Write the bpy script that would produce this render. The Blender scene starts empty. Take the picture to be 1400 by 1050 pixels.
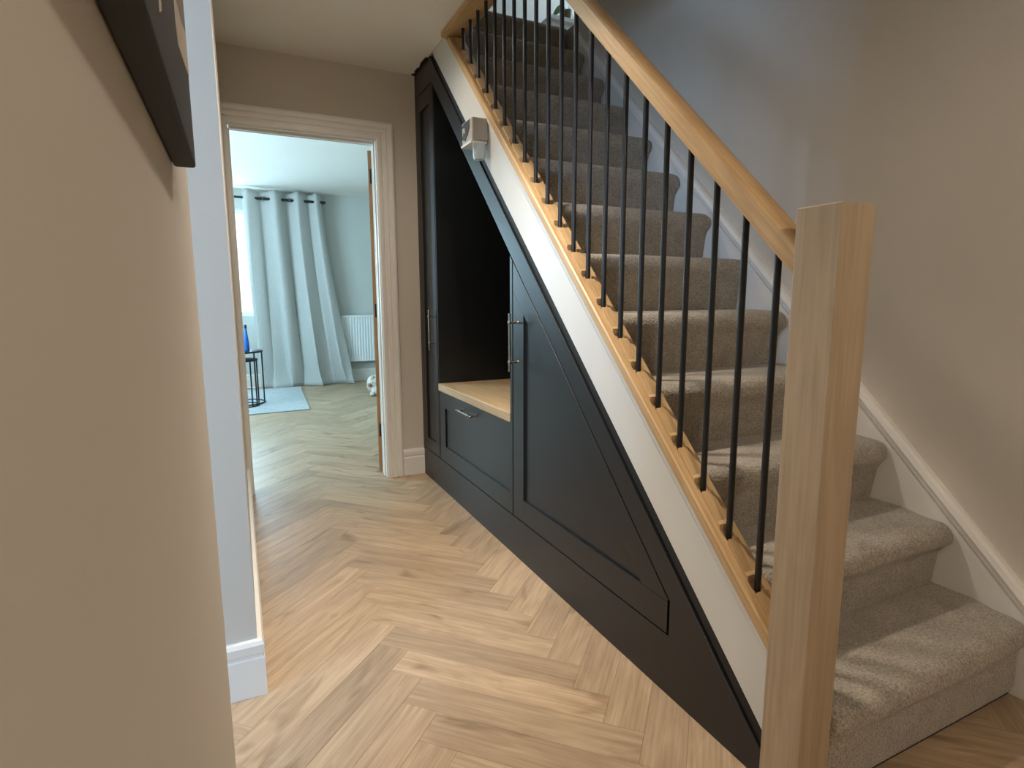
import bpy, bmesh, math, random
from mathutils import Vector, Matrix

random.seed(7)
S = bpy.context.scene
COL = S.collection
R = math.radians

# ------------------------------------------------------------------ camera
F_PX, PITCH, YAW, ROLL = 781.37, -8.4598, 25.4493, -0.1707
CAM = Vector((-1.0217, 0.0, 1.1049))
def make_camera():
    p, y, r = R(PITCH), R(YAW), R(ROLL)
    fw = Vector((math.sin(y) * math.cos(p), math.cos(y) * math.cos(p), math.sin(p)))
    rt = Vector((math.cos(y), -math.sin(y), 0))
    up = rt.cross(fw)
    r2 = rt * math.cos(r) + up * math.sin(r)
    u2 = -rt * math.sin(r) + up * math.cos(r)
    M = Matrix((r2, u2, -fw)).transposed().to_4x4()
    M.translation = CAM
    c = bpy.data.cameras.new('camera')
    c.sensor_fit = 'HORIZONTAL'
    c.sensor_width = 36
    c.lens = F_PX / 1400 * 36
    c.clip_start = 0.01
    o = bpy.data.objects.new('camera', c)
    COL.objects.link(o)
    o.matrix_world = M
    S.camera = o
make_camera()

# ------------------------------------------------------------------ world, lights, exposure
vs = S.view_settings
vs.view_transform = 'Standard'
vs.look = 'None'
vs.gamma = 1.0
vs.use_curve_mapping = False
vs.exposure = 0.32

W = bpy.data.worlds.new('world')
S.world = W
W.use_nodes = True
bg = W.node_tree.nodes['Background']
bg.inputs[0].default_value = (0.80, 0.92, 1.0, 1)
bg.inputs[1].default_value = 1.6

def area(name, loc, rot, sx, sy, power, color):
    l = bpy.data.lights.new(name, 'AREA')
    l.shape = 'RECTANGLE'
    l.size, l.size_y, l.energy, l.color = sx, sy, power, color
    o = bpy.data.objects.new(name, l)
    o.location, o.rotation_euler = loc, rot
    COL.objects.link(o)
    return o
DAY = (0.62, 0.85, 1.0)
# daylight through the far room's window (points -Y)
area('daylight_far_window', (-1.55, 8.10, 1.55), (R(-90), 0, 0), 1.7, 1.3, 70, (0.48, 0.80, 1.0))
area('added_far_side_light', (-2.85, 5.5, 1.55), (0, R(-90), 0), 1.3, 1.8, 130, (0.50, 0.80, 1.0))  # added fill for the far room, set in an unseen side opening
# daylight through the side room's window (points +X)
area('daylight_side_window', (-4.12, 0.1, 1.60), (0, R(-90), 0), 1.1, 1.8, 155, (0.36, 0.63, 1.0))
# daylight through the landing window upstairs (points -X)
area('daylight_landing_window', (2.72, 4.0, 3.9), (0, R(90), 0), 0.9, 0.8, 50, (0.55, 0.78, 1.0))

# ------------------------------------------------------------------ materials
def nodes(name):
    m = bpy.data.materials.new(name)
    m.use_nodes = True
    nt = m.node_tree
    return m, nt, nt.nodes['Principled BSDF'], nt.links
def plain(name, col, rough=0.5, metal=0.0, noise=0.0, nscale=8.0, bump=0.0, bscale=200.0, spec=0.5):
    m, nt, b, L = nodes(name)
    b.inputs['Base Color'].default_value = (*col, 1)
    b.inputs['Roughness'].default_value = rough
    b.inputs['Metallic'].default_value = metal
    b.inputs['Specular IOR Level'].default_value = spec
    tc = nt.nodes.new('ShaderNodeTexCoord')
    if noise:
        n = nt.nodes.new('ShaderNodeTexNoise')
        n.inputs['Scale'].default_value = nscale
        n.inputs['Detail'].default_value = 4
        L.new(tc.outputs['Object'], n.inputs['Vector'])
        r = nt.nodes.new('ShaderNodeValToRGB')
        r.color_ramp.elements[0].position = 0.3
        r.color_ramp.elements[1].position = 0.7
        r.color_ramp.elements[0].color = (*[c * (1 - noise) for c in col], 1)
        r.color_ramp.elements[1].color = (*[min(1, c * (1 + noise)) for c in col], 1)
        L.new(n.outputs['Fac'], r.inputs['Fac'])
        L.new(r.outputs['Color'], b.inputs['Base Color'])
    if bump:
        n2 = nt.nodes.new('ShaderNodeTexNoise')
        n2.inputs['Scale'].default_value = bscale
        n2.inputs['Detail'].default_value = 3
        L.new(tc.outputs['Object'], n2.inputs['Vector'])
        bp = nt.nodes.new('ShaderNodeBump')
        bp.inputs['Strength'].default_value = bump
        bp.inputs['Distance'].default_value = 0.002
        L.new(n2.outputs['Fac'], bp.inputs['Height'])
        L.new(bp.outputs['Normal'], b.inputs['Normal'])
    return m
def oak(name, c0, c1, axis='X', rot=(0, 0, 0), rough=0.45, fine=130.0, stretch=0.025, rnd=0.0, knots=False, big=5.0):
    """long-grained wood; the grain runs along `axis` after `rot`"""
    m, nt, b, L = nodes(name)
    N = nt.nodes.new
    tc = N('ShaderNodeTexCoord')
    src = tc.outputs['Object']
    mp0 = N('ShaderNodeMapping')
    mp0.inputs['Rotation'].default_value = rot
    L.new(src, mp0.inputs['Vector'])
    vec = mp0.outputs['Vector']
    oi = None
    if rnd:
        oi = N('ShaderNodeObjectInfo')
        cmb = N('ShaderNodeCombineXYZ')
        mul = N('ShaderNodeMath'); mul.operation = 'MULTIPLY'; mul.inputs[1].default_value = 37.0
        L.new(oi.outputs['Random'], mul.inputs[0])
        L.new(mul.outputs[0], cmb.inputs[0]); L.new(mul.outputs[0], cmb.inputs[1]); L.new(mul.outputs[0], cmb.inputs[2])
        add = N('ShaderNodeVectorMath'); add.operation = 'ADD'
        L.new(vec, add.inputs[0]); L.new(cmb.outputs[0], add.inputs[1])
        vec = add.outputs[0]
    def grain(scale, st, detail, dist):
        mp = N('ShaderNodeMapping')
        sc = [scale] * 3
        sc['XYZ'.index(axis)] = scale * st
        mp.inputs['Scale'].default_value = sc
        L.new(vec, mp.inputs['Vector'])
        n = N('ShaderNodeTexNoise')
        n.inputs['Scale'].default_value = 1.0
        n.inputs['Detail'].default_value = detail
        n.inputs['Distortion'].default_value = dist
        L.new(mp.outputs['Vector'], n.inputs['Vector'])
        return n.outputs['Fac']
    g1 = grain(fine, stretch, 5, 0.6)
    g2 = grain(big * 2.4, 0.16, 3, 1.6)
    mx = N('ShaderNodeMath'); mx.operation = 'MULTIPLY_ADD'; mx.inputs[1].default_value = 0.5
    h = N('ShaderNodeMath'); h.operation = 'MULTIPLY'; h.inputs[1].default_value = 0.5
    L.new(g2, h.inputs[0]); L.new(g1, mx.inputs[0]); L.new(h.outputs[0], mx.inputs[2])
    cr = N('ShaderNodeValToRGB')
    cr.color_ramp.elements[0].position = 0.34
    cr.color_ramp.elements[1].position = 0.64
    cr.color_ramp.elements[0].color = (*c0, 1)
    cr.color_ramp.elements[1].color = (*c1, 1)
    L.new(mx.outputs[0], cr.inputs['Fac'])
    col = cr.outputs['Color']
    if knots:
        mpk = N('ShaderNodeMapping')
        sc = [9.0] * 3; sc['XYZ'.index(axis)] = 3.0
        mpk.inputs['Scale'].default_value = sc
        L.new(vec, mpk.inputs['Vector'])
        v = N('ShaderNodeTexNoise'); v.inputs['Scale'].default_value = 1.0; v.inputs['Detail'].default_value = 2
        v.inputs['Distortion'].default_value = 1.2
        L.new(mpk.outputs['Vector'], v.inputs['Vector'])
        kr = N('ShaderNodeValToRGB')
        kr.color_ramp.elements[0].position = 0.60; kr.color_ramp.elements[0].color = (1, 1, 1, 1)
        kr.color_ramp.elements[1].position = 0.74; kr.color_ramp.elements[1].color = (0.56, 0.50, 0.45, 1)
        L.new(v.outputs['Fac'], kr.inputs['Fac'])
        mm = N('ShaderNodeMix'); mm.data_type = 'RGBA'; mm.blend_type = 'MULTIPLY'; mm.inputs['Factor'].default_value = 0.9
        L.new(col, mm.inputs['A']); L.new(kr.outputs['Color'], mm.inputs['B'])
        col = mm.outputs['Result']
    if rnd:
        wn = N('ShaderNodeMath'); wn.operation = 'MULTIPLY_ADD'
        wn.inputs[1].default_value = 2 * rnd; wn.inputs[2].default_value = 1 - rnd
        L.new(oi.outputs['Random'], wn.inputs[0])
        vm = N('ShaderNodeVectorMath'); vm.operation = 'SCALE'
        L.new(col, vm.inputs[0]); L.new(wn.outputs[0], vm.inputs['Scale'])
        col = vm.outputs[0]
    L.new(col, b.inputs['Base Color'])
    b.inputs['Roughness'].default_value = rough
    bp = N('ShaderNodeBump'); bp.inputs['Strength'].default_value = 0.12; bp.inputs['Distance'].default_value = 0.001
    L.new(g1, bp.inputs['Height']); L.new(bp.outputs['Normal'], b.inputs['Normal'])
    return m
def carpet(name, col, dark, light, s1=330.0):
    m, nt, b, L = nodes(name)
    N = nt.nodes.new
    tc = N('ShaderNodeTexCoord')
    n = N('ShaderNodeTexNoise'); n.inputs['Scale'].default_value = s1; n.inputs['Detail'].default_value = 2
    n2 = N('ShaderNodeTexNoise'); n2.inputs['Scale'].default_value = 14; n2.inputs['Detail'].default_value = 3
    v = N('ShaderNodeTexVoronoi'); v.inputs['Scale'].default_value = s1 * 0.8
    for q in (n, n2, v): L.new(tc.outputs['Object'], q.inputs['Vector'])
    r = N('ShaderNodeValToRGB')
    r.color_ramp.elements[0].position = 0.3; r.color_ramp.elements[1].position = 0.72
    r.color_ramp.elements[0].color = (*[c * dark for c in col], 1)
    r.color_ramp.elements[1].color = (*[c * light for c in col], 1)
    mx = N('ShaderNodeMath'); mx.operation = 'MULTIPLY_ADD'; mx.inputs[1].default_value = 0.75
    h = N('ShaderNodeMath'); h.operation = 'MULTIPLY'; h.inputs[1].default_value = 0.25
    L.new(n2.outputs['Fac'], h.inputs[0]); L.new(n.outputs['Fac'], mx.inputs[0]); L.new(h.outputs[0], mx.inputs[2])
    L.new(mx.outputs[0], r.inputs['Fac']); L.new(r.outputs['Color'], b.inputs['Base Color'])
    b.inputs['Roughness'].default_value = 0.95
    b.inputs['Specular IOR Level'].default_value = 0.1
    b.inputs['Sheen Weight'].default_value = 0.25
    b.inputs['Sheen Roughness'].default_value = 0.6
    bp = N('ShaderNodeBump'); bp.inputs['Strength'].default_value = 0.55; bp.inputs['Distance'].default_value = 0.004
    ad = N('ShaderNodeMath'); ad.operation = 'ADD'
    L.new(n.outputs['Fac'], ad.inputs[0]); L.new(v.outputs['Distance'], ad.inputs[1])
    L.new(ad.outputs[0], bp.inputs['Height']); L.new(bp.outputs['Normal'], b.inputs['Normal'])
    return m
def emitter(name, col, s):
    m = bpy.data.materials.new(name); m.use_nodes = True
    nt = m.node_tree; nt.nodes.clear()
    e = nt.nodes.new('ShaderNodeEmission'); o = nt.nodes.new('ShaderNodeOutputMaterial')
    e.inputs[0].default_value = (*col, 1); e.inputs[1].default_value = s
    nt.links.new(e.outputs[0], o.inputs[0])
    return m
def glass(name):
    m = bpy.data.materials.new(name); m.use_nodes = True
    nt = m.node_tree; nt.nodes.clear()
    t = nt.nodes.new('ShaderNodeBsdfTransparent'); g = nt.nodes.new('ShaderNodeBsdfGlossy')
    g.inputs['Roughness'].default_value = 0.02
    mx = nt.nodes.new('ShaderNodeMixShader'); mx.inputs[0].default_value = 0.06
    o = nt.nodes.new('ShaderNodeOutputMaterial')
    nt.links.new(t.outputs[0], mx.inputs[1]); nt.links.new(g.outputs[0], mx.inputs[2]); nt.links.new(mx.outputs[0], o.inputs[0])
    return m

M = {}
M['wall'] = plain('wall_paint', (0.62, 0.57, 0.50), 0.85, noise=0.015, nscale=3, bump=0.08, bscale=120, spec=0.2)
M['ceiling'] = plain('ceiling_paint', (0.80, 0.77, 0.71), 0.9, noise=0.01, nscale=2, bump=0.05, bscale=90, spec=0.2)
M['far_wall'] = plain('far_room_paint', (0.56, 0.58, 0.55), 0.85, noise=0.015, nscale=2, spec=0.2)
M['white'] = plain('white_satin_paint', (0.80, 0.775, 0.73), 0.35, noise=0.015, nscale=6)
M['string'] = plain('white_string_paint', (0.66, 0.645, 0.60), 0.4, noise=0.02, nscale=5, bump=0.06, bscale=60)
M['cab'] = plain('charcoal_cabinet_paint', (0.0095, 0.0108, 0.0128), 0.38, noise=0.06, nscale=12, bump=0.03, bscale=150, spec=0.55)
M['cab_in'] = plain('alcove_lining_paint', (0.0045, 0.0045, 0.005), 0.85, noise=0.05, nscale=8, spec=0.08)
M['gap'] = plain('black_paint_and_shade', (0.008, 0.008, 0.008), 0.6, noise=0.1, nscale=30)  # black paint, also stands for shade under the step and behind doors
M['metal'] = plain('pewter_metal', (0.26, 0.225, 0.17), 0.35, 1.0, noise=0.08, nscale=60)
M['black_metal'] = plain('black_powder_coat', (0.010, 0.010, 0.012), 0.33, 0.0, noise=0.1, nscale=40)
M['carpet'] = carpet('stair_carpet_pile', (0.355, 0.31, 0.25), 0.50, 1.45, 190.0)
M['rug'] = carpet('rug_pile', (0.36, 0.40, 0.41), 0.7, 1.25, 60)
OAK0, OAK1 = (0.42, 0.25, 0.11), (0.62, 0.42, 0.215)
SL = math.atan(0.9884)
M['oak_z'] = oak('oak_upright', (0.35, 0.26, 0.165), (0.47, 0.36, 0.24), 'Z')
M['oak_y'] = oak('oak_level', OAK0, OAK1, 'Y')
M['oak_s'] = oak('oak_pitched', OAK0, OAK1, 'Y', rot=(-SL, 0, 0))
M['oak_door'] = oak('oak_door_veneer', (0.36, 0.19, 0.08), (0.50, 0.29, 0.13), 'Z')
M['oak_top'] = oak('oak_bench', (0.46, 0.31, 0.16), (0.64, 0.47, 0.28), 'Y')
M['plank'] = oak('oak_plank', (0.315, 0.215, 0.132), (0.50, 0.36, 0.228), 'X', rough=0.40, fine=135, stretch=0.032, rnd=0.15, knots=True, big=7)
M['curtain'] = plain('linen_curtain', (0.47, 0.48, 0.46), 0.9, noise=0.08, nscale=90, bump=0.25, bscale=300, spec=0.1)
M['radiator'] = plain('radiator_enamel', (0.78, 0.80, 0.80), 0.35, noise=0.01)
M['blue'] = plain('blue_glass', (0.03, 0.16, 0.62), 0.15, noise=0.05)
M['plush'] = plain('white_plush', (0.62, 0.58, 0.50), 0.95, noise=0.15, nscale=50, bump=0.9, bscale=120, spec=0.1)
M['plush_pink'] = plain('plush_muzzle', (0.36, 0.20, 0.15), 0.9, noise=0.1)
M['canvas'] = plain('canvas_charcoal', (0.030, 0.028, 0.026), 0.75, noise=0.1, nscale=20, bump=0.3, bscale=700)
M['canvas_pale'] = plain('canvas_print_pale', (0.52, 0.45, 0.38), 0.75, noise=0.12, nscale=15)
M['canvas_brown'] = plain('canvas_print_brown', (0.20, 0.155, 0.13), 0.75, noise=0.15, nscale=15)
M['grey_plastic'] = plain('grey_plastic', (0.40, 0.38, 0.34), 0.45, noise=0.03)
M['dark_print'] = plain('dark_print', (0.045, 0.045, 0.045), 0.5, noise=0.1)
M['clear_cup'] = plain('frosted_plastic', (0.52, 0.62, 0.66), 0.25, noise=0.05)
M['subfloor'] = plain('subfloor', (0.10, 0.07, 0.045), 0.9, noise=0.05)
M['pot'] = plain('brown_pot', (0.16, 0.10, 0.05), 0.6, noise=0.1)
M['leaf'] = plain('green_leaf', (0.10, 0.20, 0.04), 0.5, noise=0.2)
M['lamp'] = emitter('downlight_glow', (1.0, 0.80, 0.58), 12.0)
M['glass'] = glass('window_glass')

# ------------------------------------------------------------------ mesh helpers
class MB:
    def __init__(s): s.bm = bmesh.new()
    def box(s, x0, x1, y0, y1, z0, z1):
        v = [s.bm.verts.new(q) for q in ((x0, y0, z0), (x1, y0, z0), (x1, y1, z0), (x0, y1, z0), (x0, y0, z1), (x1, y0, z1), (x1, y1, z1), (x0, y1, z1))]
        for f in ((0, 3, 2, 1), (4, 5, 6, 7), (0, 1, 5, 4), (1, 2, 6, 5), (2, 3, 7, 6), (3, 0, 4, 7)): s.bm.faces.new([v[i] for i in f])
        return s
    def rings(s, rs, cap=True, closed=True):
        """skin a list of equal-length point rings"""
        V = [[s.bm.verts.new(q) for q in r] for r in rs]
        n = len(V[0])
        for a, b in zip(V, V[1:]):
            for i in range(n if closed else n - 1):
                j = (i + 1) % n
                s.bm.faces.new((a[i], a[j], b[j], b[i]))
        if cap:
            s.bm.faces.new(V[0][::-1]); s.bm.faces.new(V[-1])
        return s
    def prism_x(s, poly, x0, x1):          # poly in (y, z)
        return s.rings([[(x0, y, z) for y, z in poly], [(x1, y, z) for y, z in poly]])
    def prism_y(s, poly, y0, y1):          # poly in (x, z)
        return s.rings([[(x, y0, z) for x, z in poly], [(x, y1, z) for x, z in poly]])
    def shear(s, prof, y0, y1, m):         # prof in (x, z offset); swept along the pitch
        return s.rings([[(x, y0, z + m * y0) for x, z in prof], [(x, y1, z + m * y1) for x, z in prof]])
    def tube(s, pts, r, n=12, cap=True):
        pts = [Vector(p) for p in pts]
        rs = []
        for i, p in enumerate(pts):
            a = pts[max(i - 1, 0)]; b = pts[min(i + 1, len(pts) - 1)]
            d = (b - a).normalized()
            t = Vector((0, 0, 1)) if abs(d.z) < 0.9 else Vector((1, 0, 0))
            u = d.cross(t).normalized(); w = d.cross(u)
            rr = r[i] if isinstance(r, (list, tuple)) else r
            rs.append([p + u * (rr * math.cos(2 * math.pi * k / n)) + w * (rr * math.sin(2 * math.pi * k / n)) for k in range(n)])
        return s.rings(rs, cap)
    def lathe(s, prof, cx, cy, n=24):      # prof in (r, z)
        return s.rings([[(cx + r * math.cos(2 * math.pi * k / n), cy + r * math.sin(2 * math.pi * k / n), z) for k in range(n)] for r, z in prof])
    def ball(s, c, rx, ry, rz, n=14):
        rs = []
        for i in range(1, n):
            t = math.pi * i / n
            rs.append([(c[0] + rx * math.sin(t) * math.cos(2 * math.pi * k / 18), c[1] + ry * math.sin(t) * math.sin(2 * math.pi * k / 18), c[2] - rz * math.cos(t)) for k in range(18)])
        return s.rings(rs)
    def sweep_h(s, prof, path, closed=False):
        """prof = (d, z): d measured to the LEFT of the level path; mitred corners"""
        P = [Vector((x, y)) for x, y in path]
        rs = []
        for i, p in enumerate(P):
            d0 = (P[i] - P[i - 1]).normalized() if i else None
            d1 = (P[i + 1] - P[i]).normalized() if i < len(P) - 1 else None
            d0 = d0 or d1; d1 = d1 or d0
            n0 = Vector((-d0.y, d0.x)); n1 = Vector((-d1.y, d1.x))
            n = (n0 + n1).normalized(); k = 1 / max(0.2, n.dot(n0))
            rs.append([(p.x + n.x * d * k, p.y + n.y * d * k, z) for d, z in prof])
        return s.rings(rs)
    def build(s, name, mat, parent=None, bevel=0.0, smooth=False, loc=None, seg=2):
        bmesh.ops.remove_doubles(s.bm, verts=s.bm.verts, dist=1e-6)
        bmesh.ops.recalc_face_normals(s.bm, faces=s.bm.faces)
        if bevel:
            es = [e for e in s.bm.edges if len(e.link_faces) == 2 and e.calc_face_angle(0) > 0.5]
            bmesh.ops.bevel(s.bm, geom=es, offset=bevel, segments=seg, affect='EDGES', profile=0.5, clamp_overlap=True)
        org = Vector((0, 0, 0))
        if parent is not None: org = parent_origin(parent)
        elif loc is not None: org = Vector(loc)
        for v in s.bm.verts: v.co -= org
        me = bpy.data.meshes.new(name)
        s.bm.to_mesh(me); s.bm.free()
        me.materials.append(M[mat] if isinstance(mat, str) else mat)
        if smooth:
            for p in me.polygons: p.use_smooth = True
            if smooth != 'full':
                me.set_sharp_from_angle(angle=R(40))
        o = bpy.data.objects.new(name, me)
        COL.objects.link(o)
        if parent is not None: o.parent = parent
        else: o.location = org
        return o
def parent_origin(p):
    o = Vector((0, 0, 0))
    while p is not None:
        o += p.location; p = p.parent
    return o
def tag(o, label, cat, group=None, kind=None):
    o['label'] = label; o['category'] = cat
    if group: o['group'] = group
    if kind: o['kind'] = kind
    return o
def thing(name, label, cat, loc=(0, 0, 0), group=None, kind=None):
    o = bpy.data.objects.new(name, None)
    o.empty_display_size = 0.05
    COL.objects.link(o); o.location = loc
    return tag(o, label, cat, group, kind)
def struct(o, label, cat): return tag(o, label, cat, kind='structure')

# ------------------------------------------------------------------ key dimensions (metres)
MS = 0.9884                       # pitch of the stair (rise / run)
YF0, YF1 = 3.467, 3.580           # wall with the doorway
XL = -1.0324                      # hall's left wall
YR = 1.647                        # return wall facing the camera
XN, YN = -1.0825, 1.12            # near wall face and its end
XR = 0.89                         # wall behind the stair
ZC = 2.40
ZU = 2.712                        # upper floor
YB = 7.95                         # back wall of the far room
ZC2 = 2.44

# ------------------------------------------------------------------ room shell
def wall(name, label, boxes, mat='wall'):
    b = MB()
    for q in boxes: b.box(*q)
    return struct(b.build(name, mat), label, 'wall')
DX0, DX1, DZ = -1.012, -0.236, 2.015
wall('wall_far', 'beige wall around the doorway at the end of the hall',
     [(-1.14, DX0 - 0.03, YF0, YF1, 0, ZC), (DX0 - 0.03, DX1 + 0.03, YF0, YF1, DZ + 0.03, ZC), (DX1 + 0.03, XR, YF0, YF1, 0, ZC)])
wall('wall_left', 'pale hall wall on the left, end lit bluish', [(-1.145, XL, YR, YF0, 0, ZC), (-4.0, -1.145, YR, YR + 0.11, 0, ZC)])
wall('wall_near_left', 'beige near wall carrying the dark canvas', [(-1.20, XN, -1.6, YN, 0, ZC)])
wall('wall_right', 'tall beige wall behind the stair', [(XR, XR + 0.1, -1.7, 3.10, 0, 5.1), (XR, XR + 0.1, 3.10, YF1, 0, ZC2)])
wall('wall_behind', 'beige wall behind the viewer', [(-4.0, XR, -1.7, -1.6, 0, 5.1)])
# side room, with a window in its outer wall
wall('wall_side_room', 'outer wall of the side room around its window',
     [(-4.1, -4.0, -1.7, -0.75, 0, ZC), (-4.1, -4.0, 0.95, YR + 0.11, 0, ZC), (-4.1, -4.0, -0.75, 0.95, 0, 1.05), (-4.1, -4.0, -0.75, 0.95, 2.15, ZC)])
# far room
wall('wall_back', 'grey-green back wall of the far room',
     [(-2.7, -2.4, YB, YB + 0.1, 0, ZC2), (-0.70, 1.9, YB, YB + 0.1, 0, ZC2), (-2.4, -0.70, YB, YB + 0.1, 0, 0.9), (-2.4, -0.70, YB, YB + 0.1, 2.2, ZC2)], 'far_wall')
wall('wall_far_room_left', 'left wall of the far room', [(-2.8, -2.7, YF0, 4.6, 0, ZC2), (-2.8, -2.7, 6.4, YB + 0.1, 0, ZC2), (-2.8, -2.7, 4.6, 6.4, 0, 0.9), (-2.8, -2.7, 4.6, 6.4, 2.2, ZC2)], 'far_wall')
wall('wall_far_room_right', 'right wall of the far room', [(1.9, 2.0, YF0, YB + 0.1, 0, ZC2)], 'far_wall')
wall('wall_far_room_front', 'inner face of the doorway wall in the far room',
     [(-2.7, DX0 - 0.03, YF1, YF1 + 0.004, 0, ZC2), (DX0 - 0.03, DX1 + 0.03, YF1, YF1 + 0.004, DZ + 0.03, ZC2), (DX1 + 0.03, 1.9, YF1, YF1 + 0.004, 0, ZC2)], 'far_wall')
# upper floor
wall('wall_landing', 'bluish landing wall at the head of the stair', [(-1.3, 2.7, 4.75, 4.85, ZU, 5.1)])
wall('wall_landing_left', 'upper wall on the left of the stairwell', [(-1.4, -1.3, -1.6, 4.85, ZU, 5.1)])
wall('wall_landing_right', 'landing outer wall around its window',
     [(2.6, 2.7, 3.10, 3.6, ZU, 5.1), (2.6, 2.7, 4.4, 4.85, ZU, 5.1), (2.6, 2.7, 3.6, 4.4, ZU, 3.5), (2.6, 2.7, 3.6, 4.4, 4.3, 5.1)])
wall('wall_landing_front', 'landing wall joining the stair wall', [(XR + 0.1, 2.7, 3.00, 3.10, ZU - 0.3, 5.1)])
b = MB(); b.box(-4.1, -0.002, -1.7, YF0, ZC, ZU - 0.02); b.box(-0.002, XR, -1.7, -0.6, ZC, ZU - 0.02)
struct(b.build('ceiling', 'ceiling'), 'pale hall ceiling ending at the open stairwell', 'ceiling')
b = MB(); b.box(-2.8, 2.0, YF1 + 0.004, YB + 0.1, ZC2, ZC2 + 0.08)
struct(b.build('ceiling_far_room', 'ceiling'), 'pale blue-lit ceiling of the far room', 'ceiling')
b = MB(); b.box(-1.4, 2.7, -1.7, 4.85, 5.1, 5.2)
struct(b.build('ceiling_upper', 'ceiling'), 'ceiling high above the stairwell', 'ceiling')
b = MB(); b.box(-1.4, 2.7, 3.27, 4.85, ZC2 + 0.1, ZU); b.box(XR + 0.0, 2.7, 3.10, 3.27, ZC2 + 0.1, ZU); b.box(-1.4, -0.002, -1.6, 3.27, ZU - 0.02, ZU)
struct(b.build('floor_landing', 'carpet'), 'dark carpeted landing floor above the stair', 'floor')

# window frames with panes
def window(name, label, horiz, c0, c1, z0, z1, pos, mid):
    t = thing(name, label, 'window', (0, 0, 0), kind='structure')
    def bar(nm, a0, a1, b0, b1, mat, th=0.05):
        q = MB()
        if horiz: q.box(a0, a1, pos, pos + th, b0, b1)
        else: q.box(pos - th / 2, pos + th / 2, a0, a1, b0, b1)
        return q.build(nm, mat, t, bevel=0.004 if th > 0.02 else 0)
    w = 0.055
    bar('frame_jamb', c0, c0 + w, z0, z1, 'white'); bar('frame_jamb', c1 - w, c1, z0, z1, 'white')
    bar('frame_head', c0 + w, c1 - w, z1 - w, z1, 'white'); bar('frame_sill', c0 + w, c1 - w, z0, z0 + w, 'white')
    bar('mullion', mid - 0.03, mid + 0.03, z0 + w, z1 - w, 'white')
    bar('pane', c0 + w, mid - 0.03, z0 + w, z1 - w, 'glass', 0.006)
    bar('pane', mid + 0.03, c1 - w, z0 + w, z1 - w, 'glass', 0.006)
    return t
window('window_1', 'white framed far room window half behind the curtain', True, -2.4, -0.70, 0.9, 2.2, YB + 0.03, -1.55)
window('window_2', 'white framed window of the side room', False, -0.75, 0.95, 1.05, 2.15, -4.05, 0.1)
window('added_window', 'white framed side window added to light the far room', False, 4.6, 6.4, 0.9, 2.2, -2.75, 5.5)  # invented window, gives the added side light an opening
window('window_3', 'small white framed landing window', False, 3.6, 4.4, 3.5, 4.3, 2.65, 4.0)

# ------------------------------------------------------------------ herringbone floor
PW = 0.1071; NL = 6; PL = PW * NL
floor = MB().box(-4.0, 2.0, -1.7, YB, -0.06, -0.0065).build('floor', 'subfloor')
struct(floor, 'oak-look herringbone plank floor running from hall into far room', 'floor')
def plank_bm(bm, Mx):
    e, c, h = 0.0002, 0.0010, 0.0006
    lo = [(0, 0), (PL, 0), (PL, PW), (0, PW)]
    ins = lambda d: [(d, d), (PL - d, d), (PL - d, PW - d), (d, PW - d)]
    V = []
    for d, z in ((e, -0.0065), (e, -h), (c, 0.0)):
        V.append([bm.verts.new(Mx @ Vector((x - PL / 2, y - PW / 2, z))) for x, y in ins(d)])
    for a, b_ in zip(V, V[1:]):
        for i in range(4): bm.faces.new((a[i], a[(i + 1) % 4], b_[(i + 1) % 4], b_[i]))
    bm.faces.new(V[2])
pbm = bmesh.new(); plank_bm(pbm, Matrix.Identity(4))
pme = bpy.data.meshes.new('plank'); pbm.to_mesh(pme); pbm.free(); pme.materials.append(M['plank'])
U = Vector((1, 1, 0)).normalized(); V_ = Vector((-1, 1, 0)).normalized()
T0 = Vector((-0.603, 1.806, 0))
ORG = T0 - U * (NL * PW)
planks = []
for j in range(-8, 9):
    for k in range(-45, 75):
        cu, cv = k + NL * j, k - NL * j
        for (u, v, rot) in ((cu + NL / 2, cv + 0.5, 45), (cu + NL + 0.5, cv - NL + 1 + NL / 2, 135)):
            c = ORG + U * (u * PW) + V_ * (v * PW)
            if -2.6 < c.x < 1.85 and -1.5 < c.y < YB: planks.append((c, rot))
def shown(c):
    if c.y > 3.3: return -1.35 < c.x < -1.02 + (c.y) * 0.235 + 0.25 and c.x > -1.3
    if c.x > 0.2: return 0.2 < c.y < 0.95 and c.x < 1.2
    return c.x > -1.35 and 0.55 < c.y
rest = bmesh.new(); npl = 0
for c, rot in planks:
    if shown(c):
        o = bpy.data.objects.new('plank', pme); COL.objects.link(o)
        o.location = c; o.rotation_euler = (0, 0, R(rot)); o.parent = floor; npl += 1
    else:
        plank_bm(rest, Matrix.Translation(c) @ Matrix.Rotation(R(rot), 4, 'Z'))
rme = bpy.data.meshes.new('outlying_planks'); rest.to_mesh(rme); rest.free(); rme.materials.append(M['plank'])
ro = bpy.data.objects.new('outlying_planks', rme); COL.objects.link(ro); ro.parent = floor; ro['kind'] = 'stuff'
print('planks', npl, len(planks))

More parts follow.
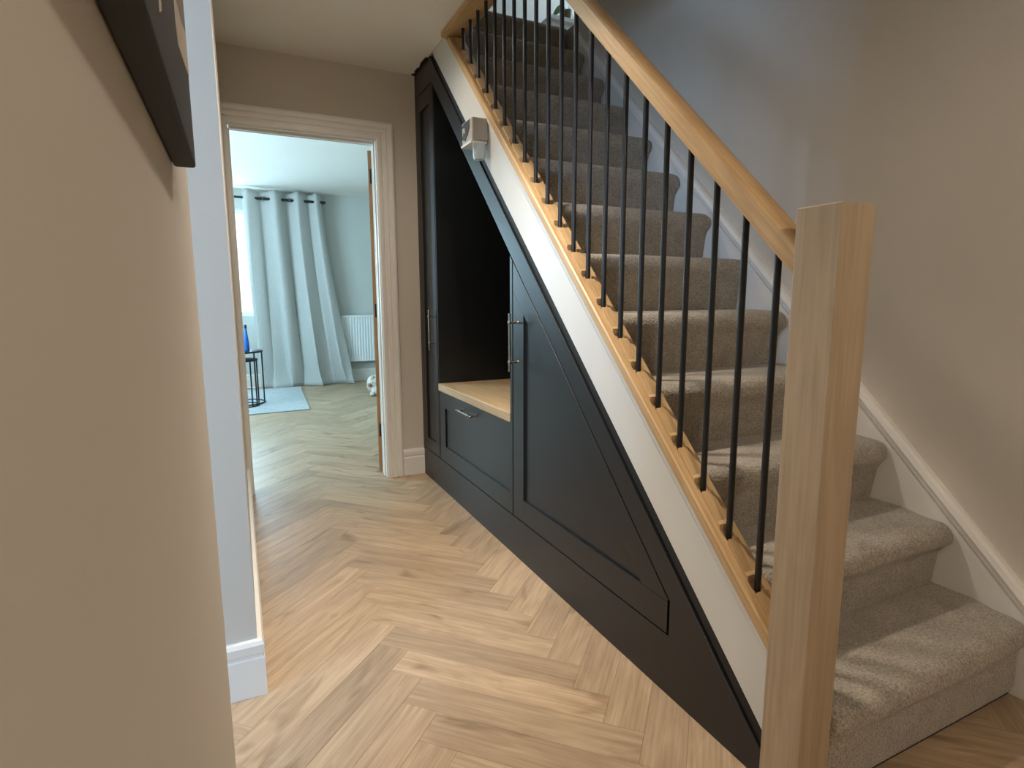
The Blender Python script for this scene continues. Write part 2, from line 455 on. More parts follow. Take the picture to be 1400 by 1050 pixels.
# ------------------------------------------------------------------ skirting boards and door trim
SK = [(0, 0), (0.017, 0), (0.017, 0.112), (0.013, 0.116), (0.013, 0.124), (0.017, 0.128), (0.017, 0.152), (0.012, 0.163), (0, 0.165)]
def skirting(name, label, path):
    return struct(MB().sweep_h(SK, path).build(name, 'white'), label, 'baseboard')
skirting('baseboard_left', 'white skirting wrapping the end of the left hall wall', [(XL, YF0), (XL, YR), (-3.98, YR)])
skirting('baseboard_far', 'short white skirting between door trim and dark cabinet', [(0.0, YF0), (-0.138, YF0)])
skirting('baseboard_near', 'white skirting along the near wall', [(-1.20, YN), (XN, YN), (XN, -1.6)])
skirting('baseboard_right', 'white skirting on the stair wall in front of the bottom step', [(XR, -1.6), (XR, 0.60)])
skirting('baseboard_back', 'white skirting under the radiator in far room', [(1.9, YB), (-2.7, YB)])

# architrave + lining
def architrave():
    prof = [(0.0, 0.0), (0.0, 0.013), (0.008, 0.017), (0.022, 0.017), (0.026, 0.012), (0.033, 0.012), (0.037, 0.019), (0.052, 0.021), (0.056, 0.016), (0.062, 0.016), (0.066, 0.023), (0.084, 0.025), (0.095, 0.021), (0.098, 0.0)]
    b = MB()
    st = []
    xl, xr, zt = DX0, DX1, DZ
    clampx = lambda x: max(x, XL + 0.0005)
    st.append([(clampx(xl - u), YF0 - d, 0) for u, d in prof])
    st.append([(clampx(xl - u), YF0 - d, zt + u) for u, d in prof])
    st.append([(xr + u, YF0 - d, zt + u) for u, d in prof])
    st.append([(xr + u, YF0 - d, 0) for u, d in prof])
    b.rings(st)
    t = thing('trim_1', 'white moulded door surround at the end of the hall', 'door frame', (-0.6, YF0, 0), kind='structure')
    b.build('architrave', 'white', t)
    l = MB()
    l.box(DX0 - 0.03, DX0 + 0.004, YF0 - 0.002, YF1 + 0.006, 0, DZ); l.box(DX1 - 0.006, DX1 + 0.03, YF0 - 0.002, YF1 + 0.006, 0, DZ)
    l.box(DX0 - 0.03, DX1 + 0.03, YF0 - 0.002, YF1 + 0.006, DZ - 0.006, DZ + 0.03)
    l.build('door_lining', 'white', t, bevel=0.0015)
    s = MB()
    s.box(DX0 + 0.004, DX0 + 0.011, YF0 + 0.03, YF0 + 0.06, 0, DZ - 0.018); s.box(DX1 - 0.012, DX1 - 0.006, YF0 + 0.03, YF0 + 0.06, 0, DZ - 0.018)
    s.box(DX0 + 0.011, DX1 - 0.012, YF0 + 0.03, YF0 + 0.06, DZ - 0.018, DZ - 0.006)
    s.build('door_stop', 'white', t, bevel=0.0015)
architrave()

# oak door, swung into the far room, hinge edge towards us
def oak_door():
    hx, hy, a = -0.226, YF1 + 0.012, R(-20)
    t = thing('door_1', 'oak door swung open into the far room, hinge edge showing', 'door', (hx, hy, 0), kind='structure')
    t.rotation_euler = (0, 0, a)
    def part(nm, mat, x0, x1, y0, y1, z0, z1, bev=0.0015, par=None):
        q = MB(); q.box(x0, x1, y0, y1, z0, z1)
        o = q.build(nm, mat, None, bevel=bev)
        o.parent = par or t
        return o
    part('door_leaf', 'oak_door', -0.036, 0.0, 0.0, 0.74, 0.012, 1.985)
    for z in (1.837, 1.035, 0.277):
        h = part('hinge', 'black_metal', -0.026, 0.004, -0.003, 0.001, z - 0.042, z + 0.042, 0.001)
        k = MB().tube([(0.004, -0.003, z - 0.042), (0.004, -0.003, z + 0.042)], 0.006).build('hinge_knuckle', 'black_metal', None, smooth=True)
        k.parent = h
    part('door_handle', 'black_metal', -0.085, -0.036, 0.665, 0.69, 0.99, 1.015, 0.004)
oak_door()

# ------------------------------------------------------------------ staircase
G = 0.2091; Y1 = 0.683; Z1 = 0.232; RISE = G * MS
stair = thing('staircase', 'carpeted closed-string staircase rising to the landing', 'staircase', (0.45, 0.70, 0))
XS0, XS1 = 0.045, 0.869
def step(k):
    y = Y1 + (k - 1) * G; z = Z1 + (k - 1) * RISE
    zb = z - RISE if k > 1 else 0.026
    ov = 0.046
    fo = 0.022 if k == 1 else ov
    pr = [(y + fo + 0.004, zb), (y + fo, zb + 0.012), (y + min(0.030, fo), z - 0.10), (y + min(0.018, fo), z - 0.075)]
    rr = 0.042
    for i in range(7):
        t = math.pi * (1.0 - i / 6 * 0.5) + 0.35 * (1 - i / 6)
        pr.append((y + rr + rr * math.cos(t) * 1.05, z - rr + rr * math.sin(t)))
    end = y + G + ov + 0.012
    pr += [(y + 0.09, z + 0.002), (y + G * 0.75, z + 0.001), (end, z)]
    pr += [(end, zb)]
    n = len(pr)
    xs0 = 0.0768 if k == 1 else XS0
    secs = []
    cy, cz = y + 0.11, z - 0.09
    for x, sh in ((xs0, 0.014 if k == 1 else 0), (xs0 + 0.008, 0.005 if k == 1 else 0), (xs0 + 0.022, 0), (0.16, 0), (0.30, 0), (0.45, 0), (0.60, 0), (0.74, 0), (0.82, 0), (0.848, 0.002), (0.861, 0.007), (XS1, 0.016)):
        ring = []
        for i, (py, pz) in enumerate(pr):
            q = Vector((cy - py, cz - pz)); f = sh if 2 <= i <= n - 4 else (sh if i < 2 else 0)
            if q.length: q.normalize()
            wob = 0.0025 * math.sin(9 * x + 2.3 * k + i) if 2 <= i <= 11 else 0
            ring.append((x, py + (q.x * f) + wob, pz + (q.y * f if i >= 2 else 0) + wob * 0.5))
        secs.append(ring)
    o = MB().rings(secs).build('carpeted_step', 'carpet', stair, smooth=True)
for k in range(1, 13): step(k)
MB().box(0.078, XS1, Y1 + 0.040, Y1 + 0.10, 0, 0.028).build('gap_shade_strip', 'gap', stair)  # black strip paints the shade in the gap under the bottom step
# top nosing merging into the landing
y = Y1 + 12 * G
rs = [(y + 0.03, ZU - RISE + 0.01), (y + 0.024, ZU - 0.06)] + [(y + 0.03 + 0.031 * math.cos(math.pi * (1.0 - i / 6 * 0.5)), ZU - 0.03 + 0.032 * math.sin(math.pi * (1.0 - i / 6 * 0.5))) for i in range(7)] + [(3.275, ZU + 0.002), (3.275, ZU - RISE + 0.01)]
MB().prism_x(rs, XS0, XS1).build('landing_nosing', 'carpet', stair, smooth=True)

ZSB, ZST = -0.6858, -0.4679
def zl(off, y): return off + MS * y
def yl(off, z): return (z - off) / MS
# white outer string
OS = [(0.80, zl(ZSB, 0.80)), (yl(ZSB, ZC), ZC), (yl(ZST, ZC), ZC), (0.80, zl(ZST, 0.80))]
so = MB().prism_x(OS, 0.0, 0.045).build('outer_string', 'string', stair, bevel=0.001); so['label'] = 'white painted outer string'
MB().shear([(-0.007, ZST - 0.022), (0.0, ZST - 0.024), (0.0, ZST), (-0.007, ZST)], 0.803, yl(ZST, ZC) - 0.01, MS).build('string_bead', 'string', so)
# wall string (white board against the wall) with its moulded cap
ZSK = -0.4036
wo = MB().prism_x([(0.60, 0.0), (0.60, zl(ZSK, 0.60)), (3.09, zl(ZSK, 3.09)), (3.09, zl(ZSK - 0.5, 3.09)), (0.80, 0.0)], 0.871, XR).build('wall_string', 'white', stair, bevel=0.001)
wo['label'] = 'white wall string with moulded cap'
MB().shear([(0.856, ZSK - 0.024), (0.861, ZSK - 0.004), (0.871, ZSK + 0.004), (XR, ZSK + 0.004), (XR, ZSK - 0.034), (0.867, ZSK - 0.034)], 0.60, 3.09, MS).build('string_cap', 'white', wo)
MB().shear([(0.866, ZSK - 0.052), (0.871, ZSK - 0.046), (0.871, ZSK - 0.060)], 0.60, 3.09, MS).build('string_groove', 'white', wo)

# ------------------------------------------------------------------ balustrade
bal = thing('balustrade', 'oak handrail and newel post with slim black metal spindles', 'banister', (0.03, 0.757, 0))
XB, BD, BY0, ZB0 = 0.030, 0.0928, 0.8817, -0.433
# base rail
br = MB().shear([(-0.012, ZST), (-0.012, ZST + 0.030), (-0.007, ZST + 0.036), (0.012, ZST + 0.036), (0.012, ZST + 0.026), (0.048, ZST + 0.026), (0.048, ZST + 0.036), (0.066, ZST + 0.036), (0.072, ZST + 0.030), (0.072, ZST)], 0.800, yl(ZST + 0.03, 2.372), MS).build('base_rail', 'oak_s', bal)
# fillets between the spindles
for k in range(-1, 21):
    ya = BY0 + k * BD + 0.014; yb = BY0 + (k + 1) * BD - 0.014
    if k == -1: ya = 0.806
    if k == 20: yb = min(yb, yl(ZST + 0.05, 2.372))
    if yb - ya < 0.01: continue
    z0, z1 = ZST + 0.027, ZST + 0.047
    q = MB()
    e = 0.010
    q.rings([[(x, ya, zl(z0, ya)), (x, ya, zl(z1, ya) - 0.001), (x, ya + e, zl(z1, ya) + e * 0.4), (x, yb, zl(z1, yb)), (x, yb, zl(z0, yb))] for x in (0.0125, 0.0475)])
    q.build('fillet', 'oak_s', bal, bevel=0.0008)
# handrail
ZH0, ZH1 = 0.3437, 0.4034
hp = []
xa, xb_ = -0.002, 0.074
hp = [(xa, ZH0), (xa, ZH1 - 0.004), (xa + 0.003, ZH1), (xa + 0.02, ZH1 + 0.003), (xb_ - 0.024, ZH1 + 0.002), (xb_ - 0.010, ZH1 - 0.004), (xb_ - 0.002, ZH1 - 0.018), (xb_, ZH1 - 0.03), (xb_, ZH0), (0.050, ZH0), (0.050, ZH0 + 0.008), (0.012, ZH0 + 0.008), (0.012, ZH0)]
MB().shear(hp, 0.8049, yl(ZH0, 2.372), MS).build('handrail', 'oak_s', bal, smooth=True)
# newel post
nb = MB(); nb.box(-0.02, 0.076, 0.709, 0.8049, 0, 1.2792)
nw = nb.build('newel_post', 'oak_z', bal, bevel=0.0025); nw['label'] = 'square oak newel post'
# spindles
sp_mesh = {}
for k in range(21):
    y = BY0 + k * BD
    z0 = zl(ZB0, y) - 0.012
    z1 = min(zl(ZH0, y) + 0.008, 2.377)
    q = MB().tube([(XB, y, z0), (XB, y, z1)], 0.0078, 14)
    q.build('spindle', 'black_metal', bal, smooth=True)
# oak trim round the stairwell edge of the ceiling
tr = thing('trim_2', 'oak board edging the ceiling along the stairwell', 'trim', (0.0, 1.5, 2.372), kind='structure')
MB().box(-0.034, 0.072, -0.6, 2.875, 2.372, 2.3995).build('soffit_board', 'oak_y', tr, bevel=0.002)
MB().box(-0.0015, 0.012, -0.6, 3.20, 2.4, 2.74).build('fascia_board', 'oak_y', tr, bevel=0.002)

# ------------------------------------------------------------------ understairs cabinets
FX0, FX1 = 0.0, 0.022                 # face of the joinery, back of the face
SO_T, SO_B = -0.735, -0.852           # sloped rail: top and bottom offsets
sur = thing('understairs_cabinet', 'charcoal shaker cupboard built in under the white stair string', 'cabinet', (0.0, 2.1, 0))
ZP = 0.1774
gap = 0.0025
MB().prism_x([(0.8055, 0), (3.465, 0), (3.465, ZP - gap), (0.93, ZP - gap), (0.8055, zl(SO_T, 0.8055) if zl(SO_T, 0.8055) > 0.02 else 0.06)], FX0, FX1).build('plinth', 'cab', sur, bevel=0.0008)
# sloped rail from the plinth to the ceiling, with the filler at its foot
MB().prism_x([(0.93, ZP - gap), (1.140, ZP - gap), (1.140, zl(SO_B, 1.146)), (yl(SO_B, 2.262), 2.262), (3.154, 2.262), (3.154, zl(SO_T, 3.154))], FX0, FX1).build('sloped_rail', 'cab', sur, bevel=0.0008)
MB().prism_x([(3.154, 2.262), (3.465, 2.262), (3.465, ZC - 0.001), (yl(SO_T, ZC), ZC - 0.001), (3.154, zl(SO_T, 3.154))], FX0, FX1).build('top_panel', 'cab', sur, bevel=0.0006)
MB().box(FX0, FX1, 3.412, 3.465, ZP + gap, 2.260).build('side_stile', 'cab', sur, bevel=0.001)
MB().prism_x([(2.139, ZP + gap), (2.161, ZP + gap), (2.161, zl(SO_B, 2.161) - 0.002), (2.139, zl(SO_B, 2.139) - 0.002)], FX0 - 0.002, 0.06).build('mid_stile', 'cab', sur, bevel=0.001)
MB().shear([(0.006, SO_T + 0.001), (0.006, ZSB - 0.001), (FX1, ZSB - 0.001), (FX1, SO_T + 0.001)], 0.8055, yl(ZSB, ZC) - 0.03, MS).build('dark_strip', 'gap', sur)  # black strip set back between the sloped rail and the string
MB().prism_x([(0.86, 0.012), (2.138, 0.012), (2.138, zl(SO_T, 2.138)), (0.86, zl(SO_T, 0.86))], 0.0225, 0.030).build('gap_blackout', 'gap', sur)  # added black sheet, stops light showing through the door gaps
MB().box(0.0225, 0.030, 2.162, 3.122, 0.012, 0.582).build('gap_blackout', 'gap', sur)  # added black sheet keeping the drawer gaps dark
# alcove lining (open niche above the bench)
AD = 0.50
al = MB()
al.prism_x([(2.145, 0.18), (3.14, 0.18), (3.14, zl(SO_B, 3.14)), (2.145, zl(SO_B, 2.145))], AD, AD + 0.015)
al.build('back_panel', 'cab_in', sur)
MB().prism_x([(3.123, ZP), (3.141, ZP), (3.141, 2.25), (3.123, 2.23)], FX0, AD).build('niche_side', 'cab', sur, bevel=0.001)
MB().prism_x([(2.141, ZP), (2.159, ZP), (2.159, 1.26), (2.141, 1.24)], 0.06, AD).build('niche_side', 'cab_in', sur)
MB().shear([(FX1, SO_B + 0.003), (AD, SO_B + 0.003), (AD, SO_B + 0.02), (FX1, SO_B + 0.02)], 2.10, 3.16, MS).build('niche_top', 'cab_in', sur)
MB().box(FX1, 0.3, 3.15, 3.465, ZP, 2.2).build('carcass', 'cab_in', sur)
# ragged paint line against the ceiling
for i in range(9):
    yy = 3.19 + i * 0.031
    rr = random.Random(i)
    MB().prism_x([(yy, ZC - 0.004), (yy + 0.03, ZC - 0.004), (yy + 0.026, ZC - 0.0006), (yy + 0.012 + 0.01 * rr.random(), ZC - 0.0002), (yy + 0.004, ZC - 0.0008)], -0.006 - 0.012 * rr.random(), 0.01).build('paint_edge', 'gap', sur)

def bar_handle(parent, a, b, out, mounts, r=0.0052):
    """a, b: ends of the bar; out: vector from face to bar"""
    A, B, O = Vector(a), Vector(b), Vector(out)
    d = (B - A).normalized()
    q = MB().tube([A, B], r, 12)
    for f in mounts:
        p = A + (B - A) * f
        q.tube([p - O, p - O * 0.15], r * 0.85, 10)
        q.tube([p - O, p - O * 0.92], [r * 1.5, r * 1.2], 12)
        q.tube([p - d * 0.008, p - d * 0.004, p + d * 0.004, p + d * 0.008], [r * 1.1, r * 1.55, r * 1.55, r * 1.1], 12)
    for e, s in ((A, -1), (B, 1)):
        q.tube([e - d * s * 0.004, e + d * s * 0.001, e + d * s * 0.003], [r * 1.25, r * 1.25, r * 0.8], 12)
    h = q.build('handle', 'metal', parent, smooth=True)
    h['label'] = 'pewter bar handle'
def shaker(nm, label, frame, panel_poly, panel_x=0.009):
    """face frame as one mesh of butted members, sunk panel as its child"""
    q = MB()
    for poly in frame: q.prism_x(poly, FX0, 0.02)
    d = q.build(nm, 'cab', sur, bevel=0.0009)
    d['label'] = label
    MB().prism_x(panel_poly, panel_x, 0.021).build('panel', 'cab', d)
    return d
def rect(a, b, c, d): return [(a, c), (b, c), (b, d), (a, d)]

# tall narrow door on the left
ty0, ty1, tz0, tz1 = 3.128, 3.409, ZP + gap, 2.258
fw_ = 0.075; ti0, ti1 = ty0 + fw_, ty1 - fw_ * 0.5
tall = shaker('door', 'tall narrow shaker door', [rect(ty0, ti0, tz0, tz1), rect(ti1, ty1, tz0, tz1), rect(ti0, ti1, tz0, tz0 + 0.075), rect(ti0, ti1, tz1 - 0.09, tz1)],
              rect(ti0, ti1, tz0 + 0.075, tz1 - 0.09))
bar_handle(tall, (-0.034, 3.18, 0.817), (-0.034, 3.18, 1.043), (-0.034, 0, 0), (0.17, 0.84))
# drawer under the bench
dy0, dy1, dz0, dz1 = 2.164, 3.120, ZP + gap, 0.581
di0, di1 = dy0 + 0.012, dy1 - 0.09
drw = shaker('drawer', 'wide shaker drawer front', [rect(di1, dy1, dz0, dz1), rect(dy0, di0, dz0, dz1), rect(di0, di1, dz0, 0.270), rect(di0, di1, 0.494, dz1)], rect(di0, di1, 0.270, 0.494))
bar_handle(drw, (-0.034, 2.746, 0.538), (-0.034, 2.546, 0.538), (-0.034, 0, 0), (0.1, 0.9))
# triangular door
ay0, ay1, az0 = 1.149, 2.136, ZP + gap
so, si = -0.856, -0.975
ip = 0.274; isx = 2.040
tri = shaker('door', 'triangular shaker door', [
    [(isx, az0), (ay1, az0), (ay1, zl(si, ay1) - 0.0008), (isx, zl(si, isx))],
    [(ay1, zl(si, ay1) + 0.0008), (ay1, zl(so, ay1)), (ay0, zl(so, ay0)), (ay0, ip + 0.0), (yl(si, ip), ip)],
    [(ay0, az0), (isx, az0), (isx, ip), (ay0, ip - 0.0012)]],
       [(yl(si, ip), ip), (isx, ip), (isx, zl(si, isx))])
bar_handle(tri, (-0.038, 2.09, 0.815), (-0.038, 2.09, 1.045), (-0.038, 0, 0), (0.15, 0.85))

# worktop forming the bench in the niche
bt = MB(); bt.box(-0.006, AD - 0.001, 2.1625, 3.1225, 0.584, 0.625)
tag(bt.build('oak_worktop', 'oak_top', None, bevel=0.003, loc=(0.25, 2.64, 0.584)), 'pale oak slab forming a bench seat inside the dark niche', 'worktop')

# ------------------------------------------------------------------ small wall unit on the white string
dv = thing('wall_dispenser', 'small grey box with dark patterned front on the white string', 'dispenser', (-0.04, 2.43, 1.77))
MB().box(-0.076, 0.0, 2.372, 2.495, 1.775, 1.868).build('housing', 'grey_plastic', dv, bevel=0.006)
MB().prism_x([(2.495, 1.845), (2.47, 1.862), (2.40, 1.862), (2.40, 1.83), (2.425, 1.80), (2.45, 1.815), (2.46, 1.845)], -0.0775, -0.074).build('print_patch', 'dark_print', dv)
MB().prism_x([(2.492, 1.80), (2.45, 1.785), (2.43, 1.805), (2.47, 1.825)], -0.0775, -0.074).build('print_patch', 'dark_print', dv)
MB().box(-0.080, -0.004, 2.376, 2.498, 1.764, 1.774).build('lip', 'white', dv, bevel=0.002)
MB().lathe([(0.022, 1.700), (0.027, 1.712), (0.029, 1.764), (0.020, 1.764)], -0.036, 2.395, 20).build('cup', 'clear_cup', dv, smooth=True)

# ------------------------------------------------------------------ canvas on the near wall
cv = thing('canvas_picture', 'dark wrapped canvas print hanging on the near left wall', 'picture', (XN, 0.5, 1.268))
CT = 0.0255; cy0, cy1, cz0, cz1 = 0.10, 0.848, 1.268, 1.80
MB().box(XN + 0.001, XN + CT, cy0, cy1, cz0, cz1).build('canvas_block', 'canvas', cv, bevel=0.0035, seg=3)
xf = XN + CT
MB().prism_x([(0.69, 1.397), (0.766, 1.405), (0.845, 1.424), (0.845, 1.62), (0.676, 1.62)], xf - 0.001, xf + 0.0006).build('print_shape', 'canvas_brown', cv)
MB().prism_x([(0.672, 1.40), (0.668, 1.367), (0.678, 1.350), (0.747, 1.360), (0.845, 1.376), (0.845, 1.424), (0.766, 1.405), (0.69, 1.397)], xf - 0.001, xf + 0.0006).build('print_shape', 'canvas_pale', cv)
MB().prism_x([(0.494, 1.303), (0.508, 1.310), (0.520, 1.40), (0.505, 1.40)], xf - 0.001, xf + 0.0006).build('print_shape', 'canvas_pale', cv)

# ------------------------------------------------------------------ far room
# curtain
def curtain(label, xt0, xt1, xb0, xb1, seed, nf, mirror=False):
    t = thing('curtain', label, 'curtain', ((xb0 + xb1) / 2, YB - 0.12, 0))
    NU, NV = 150, 46
    rg = random.Random(seed)
    ph = [rg.uniform(-0.25, 0.25) for _ in range(nf * 2 + 3)]
    b = MB(); grid = []
    zt = 2.405
    for j in range(NV + 1):
        v = j / NV                      # 0 top .. 1 floor
        row = []
        for i in range(NU + 1):
            u = i / NU
            s = (u + 0.10 * u * u + 0.9 * max(0, u - 0.80) ** 1.3) * nf * 2 * math.pi
            amp = 0.062 * (1 - 0.25 * v) * (0.85 + 0.3 * math.sin(3.1 * u * nf + seed))
            amp *= (1 + 0.5 * v * math.sin(u * 7 + seed))
            yy = YB - 0.18 - amp * math.sin(s + 0.9 * v * math.sin(2.3 * u * nf + seed)) - 0.012 * math.sin(2.1 * s + 4 * v) * v
            e = u ** 1.15
            xx = (xt0 + (xt1 - xt0) * u) * (1 - v ** 1.4) + (xb0 + (xb1 - xb0) * e) * v ** 1.4
            xx += 0.022 * math.sin(2 * s + 1.2) * (0.3 + v)
            z = zt * (1 - v)
            if v > 0.9:                 # pooling on the floor
                w = (v - 0.9) / 0.1
                yy -= 0.10 * w * w * (0.6 + 0.4 * math.sin(u * 17 + seed)); xx += 0.03 * w * math.sin(u * 23)
                z = max(0.006, z + 0.02 * w * (1 + math.sin(u * 31)) * (1 - w))
            if v < 0.02: z += 0.012 * math.sin(s)
            row.append(b.bm.verts.new((xx, yy, z)))
        grid.append(row)
    for j in range(NV):
        for i in range(NU): b.bm.faces.new((grid[j][i], grid[j][i + 1], grid[j + 1][i + 1], grid[j + 1][i]))
    o = b.build('cloth', 'curtain', t, smooth='full')
    md = o.modifiers.new('thickness', 'SOLIDIFY'); md.thickness = 0.004
    # eyelet rings where the rod passes
    for i in range(nf * 2):
        u = (i + 0.5) / (nf * 2)
        x = xt0 + (xt1 - xt0) * u
        rr = [(x, YB - 0.18 + 0.024 * math.cos(a), 2.315 + 0.024 * math.sin(a)) for a in [2 * math.pi * q / 16 for q in range(17)]]
        MB().tube(rr, 0.004, 6, cap=False).build('eyelet', 'metal', t, smooth=True)
    return t
curtain('long grey linen eyelet curtain pooling on the far room floor', -0.89, 0.02, -0.84, 0.33, 3, 3)
rod = MB().tube([(-2.6, YB - 0.18, 2.315), (0.07, YB - 0.18, 2.315)], 0.016, 14)
ro_ = tag(rod.build('curtain_rod', 'black_metal', None, smooth=True, loc=(-1.2, YB - 0.18, 2.315)), 'black curtain rod threaded through the grey curtain', 'curtain rod')
for x in (-2.5, 0.055):
    MB().tube([(x, YB - 0.18, 2.315), (x, YB, 2.315)], 0.009, 10).build('rod_bracket', 'black_metal', ro_, smooth=True)

# radiator
rad = thing('radiator', 'white fluted panel radiator below the far room wall', 'radiator', (0.7, YB - 0.07, 0.27))
x0, x1, z0, z1 = 0.215, 1.35, 0.275, 0.895
fl = MB(); pts = []
n = int((x1 - x0 - 0.04) / 0.036)
xs = x0 + 0.02
pts.append((x0, YB - 0.100))
for i in range(n):
    pts += [(xs, YB - 0.100), (xs + 0.007, YB - 0.092), (xs + 0.014, YB - 0.092), (xs + 0.021, YB - 0.100)]
    xs += 0.036
pts += [(x1, YB - 0.100)]
back = [(x1, YB - 0.085), (x0, YB - 0.085)]
fl.rings([[(x, y_, z0 + 0.02) for x, y_ in pts + back], [(x, y_, z1 - 0.03) for x, y_ in pts + back]])
fl.build('fluted_panel', 'radiator', rad)
MB().box(x0 - 0.004, x1 + 0.004, YB - 0.106, YB - 0.03, z1 - 0.03, z1).build('top_grille', 'radiator', rad, bevel=0.004)
MB().box(x0 - 0.004, x1 + 0.004, YB - 0.103, YB - 0.04, z0, z0 + 0.02).build('bottom_edge', 'radiator', rad, bevel=0.004)
for xa_ in (x0 - 0.004, x1):
    MB().box(xa_, xa_ + 0.004, YB - 0.1, YB - 0.03, z0, z1 - 0.03).build('side_panel', 'radiator', rad)
for xa_ in (x0 + 0.12, x1 - 0.12):
    MB().box(xa_, xa_ + 0.03, YB - 0.04, YB, z0 + 0.1, z1 - 0.1).build('wall_bracket', 'radiator', rad)
MB().tube([(x1 - 0.02, YB - 0.07, 0), (x1 - 0.02, YB - 0.07, z0)], 0.0075, 10).build('pipe', 'radiator', rad, smooth=True)

# rug
rg_ = MB().rings([[(-2.3, 5.90, 0.0005), (-0.425, 6.02, 0.0005), (-0.36, 7.66, 0.0005), (-2.3, 7.60, 0.0005)], [(-2.3, 5.90, 0.012), (-0.425, 6.02, 0.012), (-0.36, 7.66, 0.012), (-2.3, 7.60, 0.012)]])
rug = tag(rg_.build('rug', 'rug', None, bevel=0.003, loc=(-1.3, 6.8, 0)), 'pale blue-grey rug under the black side tables', 'rug')

# nest of round side tables
def side_table(label, cx, cy, r, h, zb):
    t = thing('side_table', label, 'side table', (cx, cy, zb), 'nesting side tables on the rug')
    MB().lathe([(r - 0.004, h - 0.02), (r, h - 0.018), (r, h - 0.003), (r - 0.006, h)], cx, cy, 40).build('table_top', 'black_metal', t, smooth=True)
    rr = [(cx + (r - 0.012) * math.cos(a), cy + (r - 0.012) * math.sin(a), zb + 0.007) for a in [2 * math.pi * q / 40 for q in range(41)]]
    MB().tube(rr, 0.007, 8, cap=False).build('ring_base', 'black_metal', t, smooth=True)
    for a in (R(-12), R(-52), R(130), R(200)):
        x, y_ = cx + (r - 0.012) * math.cos(a), cy + (r - 0.012) * math.sin(a)
        MB().tube([(x, y_, zb + 0.007), (x, y_, h - 0.01)], 0.0075, 8).build('leg', 'black_metal', t, smooth=True)
side_table('taller round black side table carrying the blue bottle', -1.03, 6.66, 0.225, 0.575, 0.0122)
side_table('shorter round black side table nested under the taller one', -1.05, 6.50, 0.185, 0.50, 0.0122)
bo = thing('bottle', 'tall slim blue bottle on the taller side table', 'bottle', (-0.962, 6.62, 0.576))
MB().lathe([(0.026, 0.576), (0.030, 0.582), (0.028, 0.66), (0.017, 0.76), (0.013, 0.80), (0.013, 0.812)], -0.962, 6.62, 20).build('body', 'blue', bo, smooth=True)
MB().lathe([(0.015, 0.812), (0.015, 0.842), (0.010, 0.848)], -0.962, 6.62, 16).build('cap', 'black_metal', bo, smooth=True)

# plush toy on the floor
pl = thing('plush_toy', 'white plush animal lying on the floor behind the oak door', 'toy', (0.36, 6.66, 0))
q = MB(); q.ball((0.385, 6.66, 0.125), 0.085, 0.085, 0.080); q.ball((0.43, 6.72, 0.085), 0.12, 0.12, 0.085); q.ball((0.40, 6.60, 0.05), 0.07, 0.06, 0.050)
for v in q.bm.verts: v.co = Vector((0.30, 6.62, 0)) + (v.co - Vector((0.318, 6.62, 0))) * 1.15
body = q.build('body', 'plush', pl, smooth='full')
rm = body.modifiers.new('fuse', 'REMESH'); rm.mode = 'VOXEL'; rm.voxel_size = 0.010; rm.use_smooth_shade = True
sm = body.modifiers.new('soften', 'SMOOTH'); sm.iterations = 6
MB().ball((0.300, 6.600, 0.128), 0.026, 0.026, 0.022).build('muzzle', 'plush_pink', pl, smooth='full')
for sx in (-0.005, 0.10):
    MB().ball((0.34 + sx, 6.61, 0.205), 0.028, 0.018, 0.035).build('ear', 'plush', pl, smooth='full')
MB().ball((0.325, 6.572, 0.160), 0.006, 0.006, 0.006).build('eye', 'black_metal', pl, smooth='full')
for (x, y_) in ((0.325, 6.585), (0.45, 6.585)):
    MB().ball((x, y_, 0.028), 0.03, 0.045, 0.028).build('paw', 'plush', pl, smooth='full')

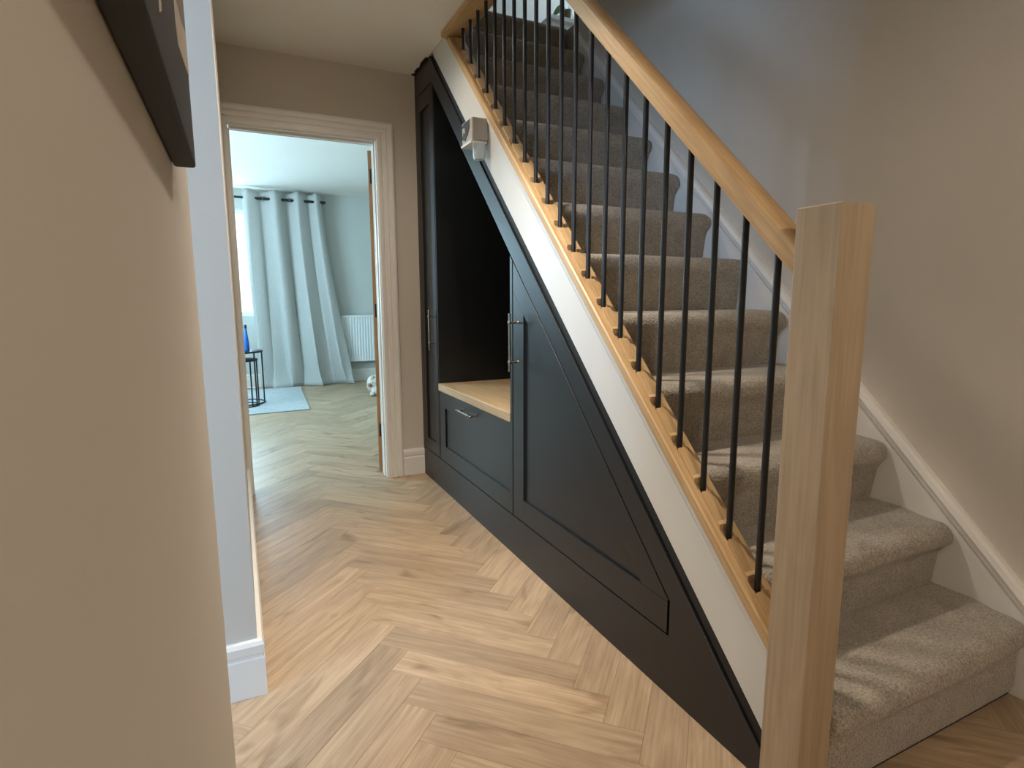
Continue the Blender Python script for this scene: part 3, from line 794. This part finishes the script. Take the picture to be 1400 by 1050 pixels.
# ------------------------------------------------------------------ landing
lt = thing('landing_table', 'low white table on the landing at the stair head', 'table', (1.34, 4.05, ZU))
MB().box(1.14, 1.56, 3.88, 4.24, 3.095, 3.125).build('table_top', 'white', lt, bevel=0.004)
for x in (1.16, 1.51):
    for y_ in (3.90, 4.19): MB().box(x, x + 0.03, y_, y_ + 0.03, ZU, 3.095).build('leg', 'white', lt, bevel=0.003)
MB().box(1.19, 1.51, 3.91, 3.93, 3.03, 3.095).build('apron', 'white', lt)
pp = thing('potted_plant', 'green leafed plant in a brown pot on the landing table', 'plant', (1.345, 4.0, 3.125))
MB().lathe([(0.020, 3.126), (0.028, 3.20), (0.030, 3.235), (0.022, 3.235)], 1.355, 4.0, 18).build('pot', 'pot', pp, smooth=True)
def leaf(p0, p1, p2, w, nm='leaf'):
    P0, P1, P2 = Vector(p0), Vector(p1), Vector(p2)
    L_, R_ = [], []
    for i in range(9):
        t_ = i / 8
        c = P0 * (1 - t_) ** 2 + P1 * 2 * t_ * (1 - t_) + P2 * t_ * t_
        ww = w * math.sin(math.pi * min(1, 0.06 + t_ * 0.94)) ** 0.8 + 0.0006
        L_.append((c.x, c.y - ww * 0.4, c.z - ww)); R_.append((c.x, c.y + ww * 0.4, c.z + ww))
    b = MB()
    secs = [[(l[0], l[1], l[2]), ((l[0] + r[0]) / 2, (l[1] + r[1]) / 2 - 0.004, (l[2] + r[2]) / 2), (r[0], r[1], r[2]), ((l[0] + r[0]) / 2, (l[1] + r[1]) / 2 + 0.003, (l[2] + r[2]) / 2)] for l, r in zip(L_, R_)]
    b.rings(secs)
    b.build(nm, 'leaf', pp, smooth=True)
leaf((1.345, 4.0, 3.23), (1.28, 3.98, 3.27), (1.20, 3.97, 3.135), 0.028)
leaf((1.345, 4.0, 3.23), (1.30, 4.03, 3.30), (1.24, 4.05, 3.17), 0.026)
leaf((1.36, 4.0, 3.23), (1.39, 4.06, 3.33), (1.46, 4.10, 3.24), 0.026)

# ------------------------------------------------------------------ recessed downlights
def downlight(x, y, power, size, label, blend=1.0, rad=0.05):
    t = thing('ceiling_downlight', label, 'light', (x, y, ZC - 0.004), 'recessed hall downlights')
    MB().lathe([(0.042, ZC - 0.0005), (0.042, ZC - 0.005), (0.031, ZC - 0.006), (0.029, ZC - 0.0005)], x, y, 28).build('bezel', 'white', t, smooth=True)
    MB().lathe([(0.028, ZC - 0.0006), (0.028, ZC - 0.002)], x, y, 24).build('lens', 'lamp', t)
    l = bpy.data.lights.new('downlight_beam', 'SPOT')
    l.energy = power; l.color = (1.0, 0.885, 0.745); l.spot_size = R(size); l.spot_blend = blend; l.shadow_soft_size = rad
    o = bpy.data.objects.new('downlight_beam', l); COL.objects.link(o)
    o.location = (x, y, ZC - 0.012)
downlight(-0.52, 1.68, 145, 106, 'round recessed downlight above the middle of the hall')
downlight(-0.45, -0.85, 62, 178, 'round recessed downlight added behind the viewer', 0.4)  # added lamp, lifts the ambient light on the near walls
downlight(-0.52, 2.52, 30, 164, 'round recessed downlight added near the doorway')  # added lamp, brightens the doorway wall and its trim
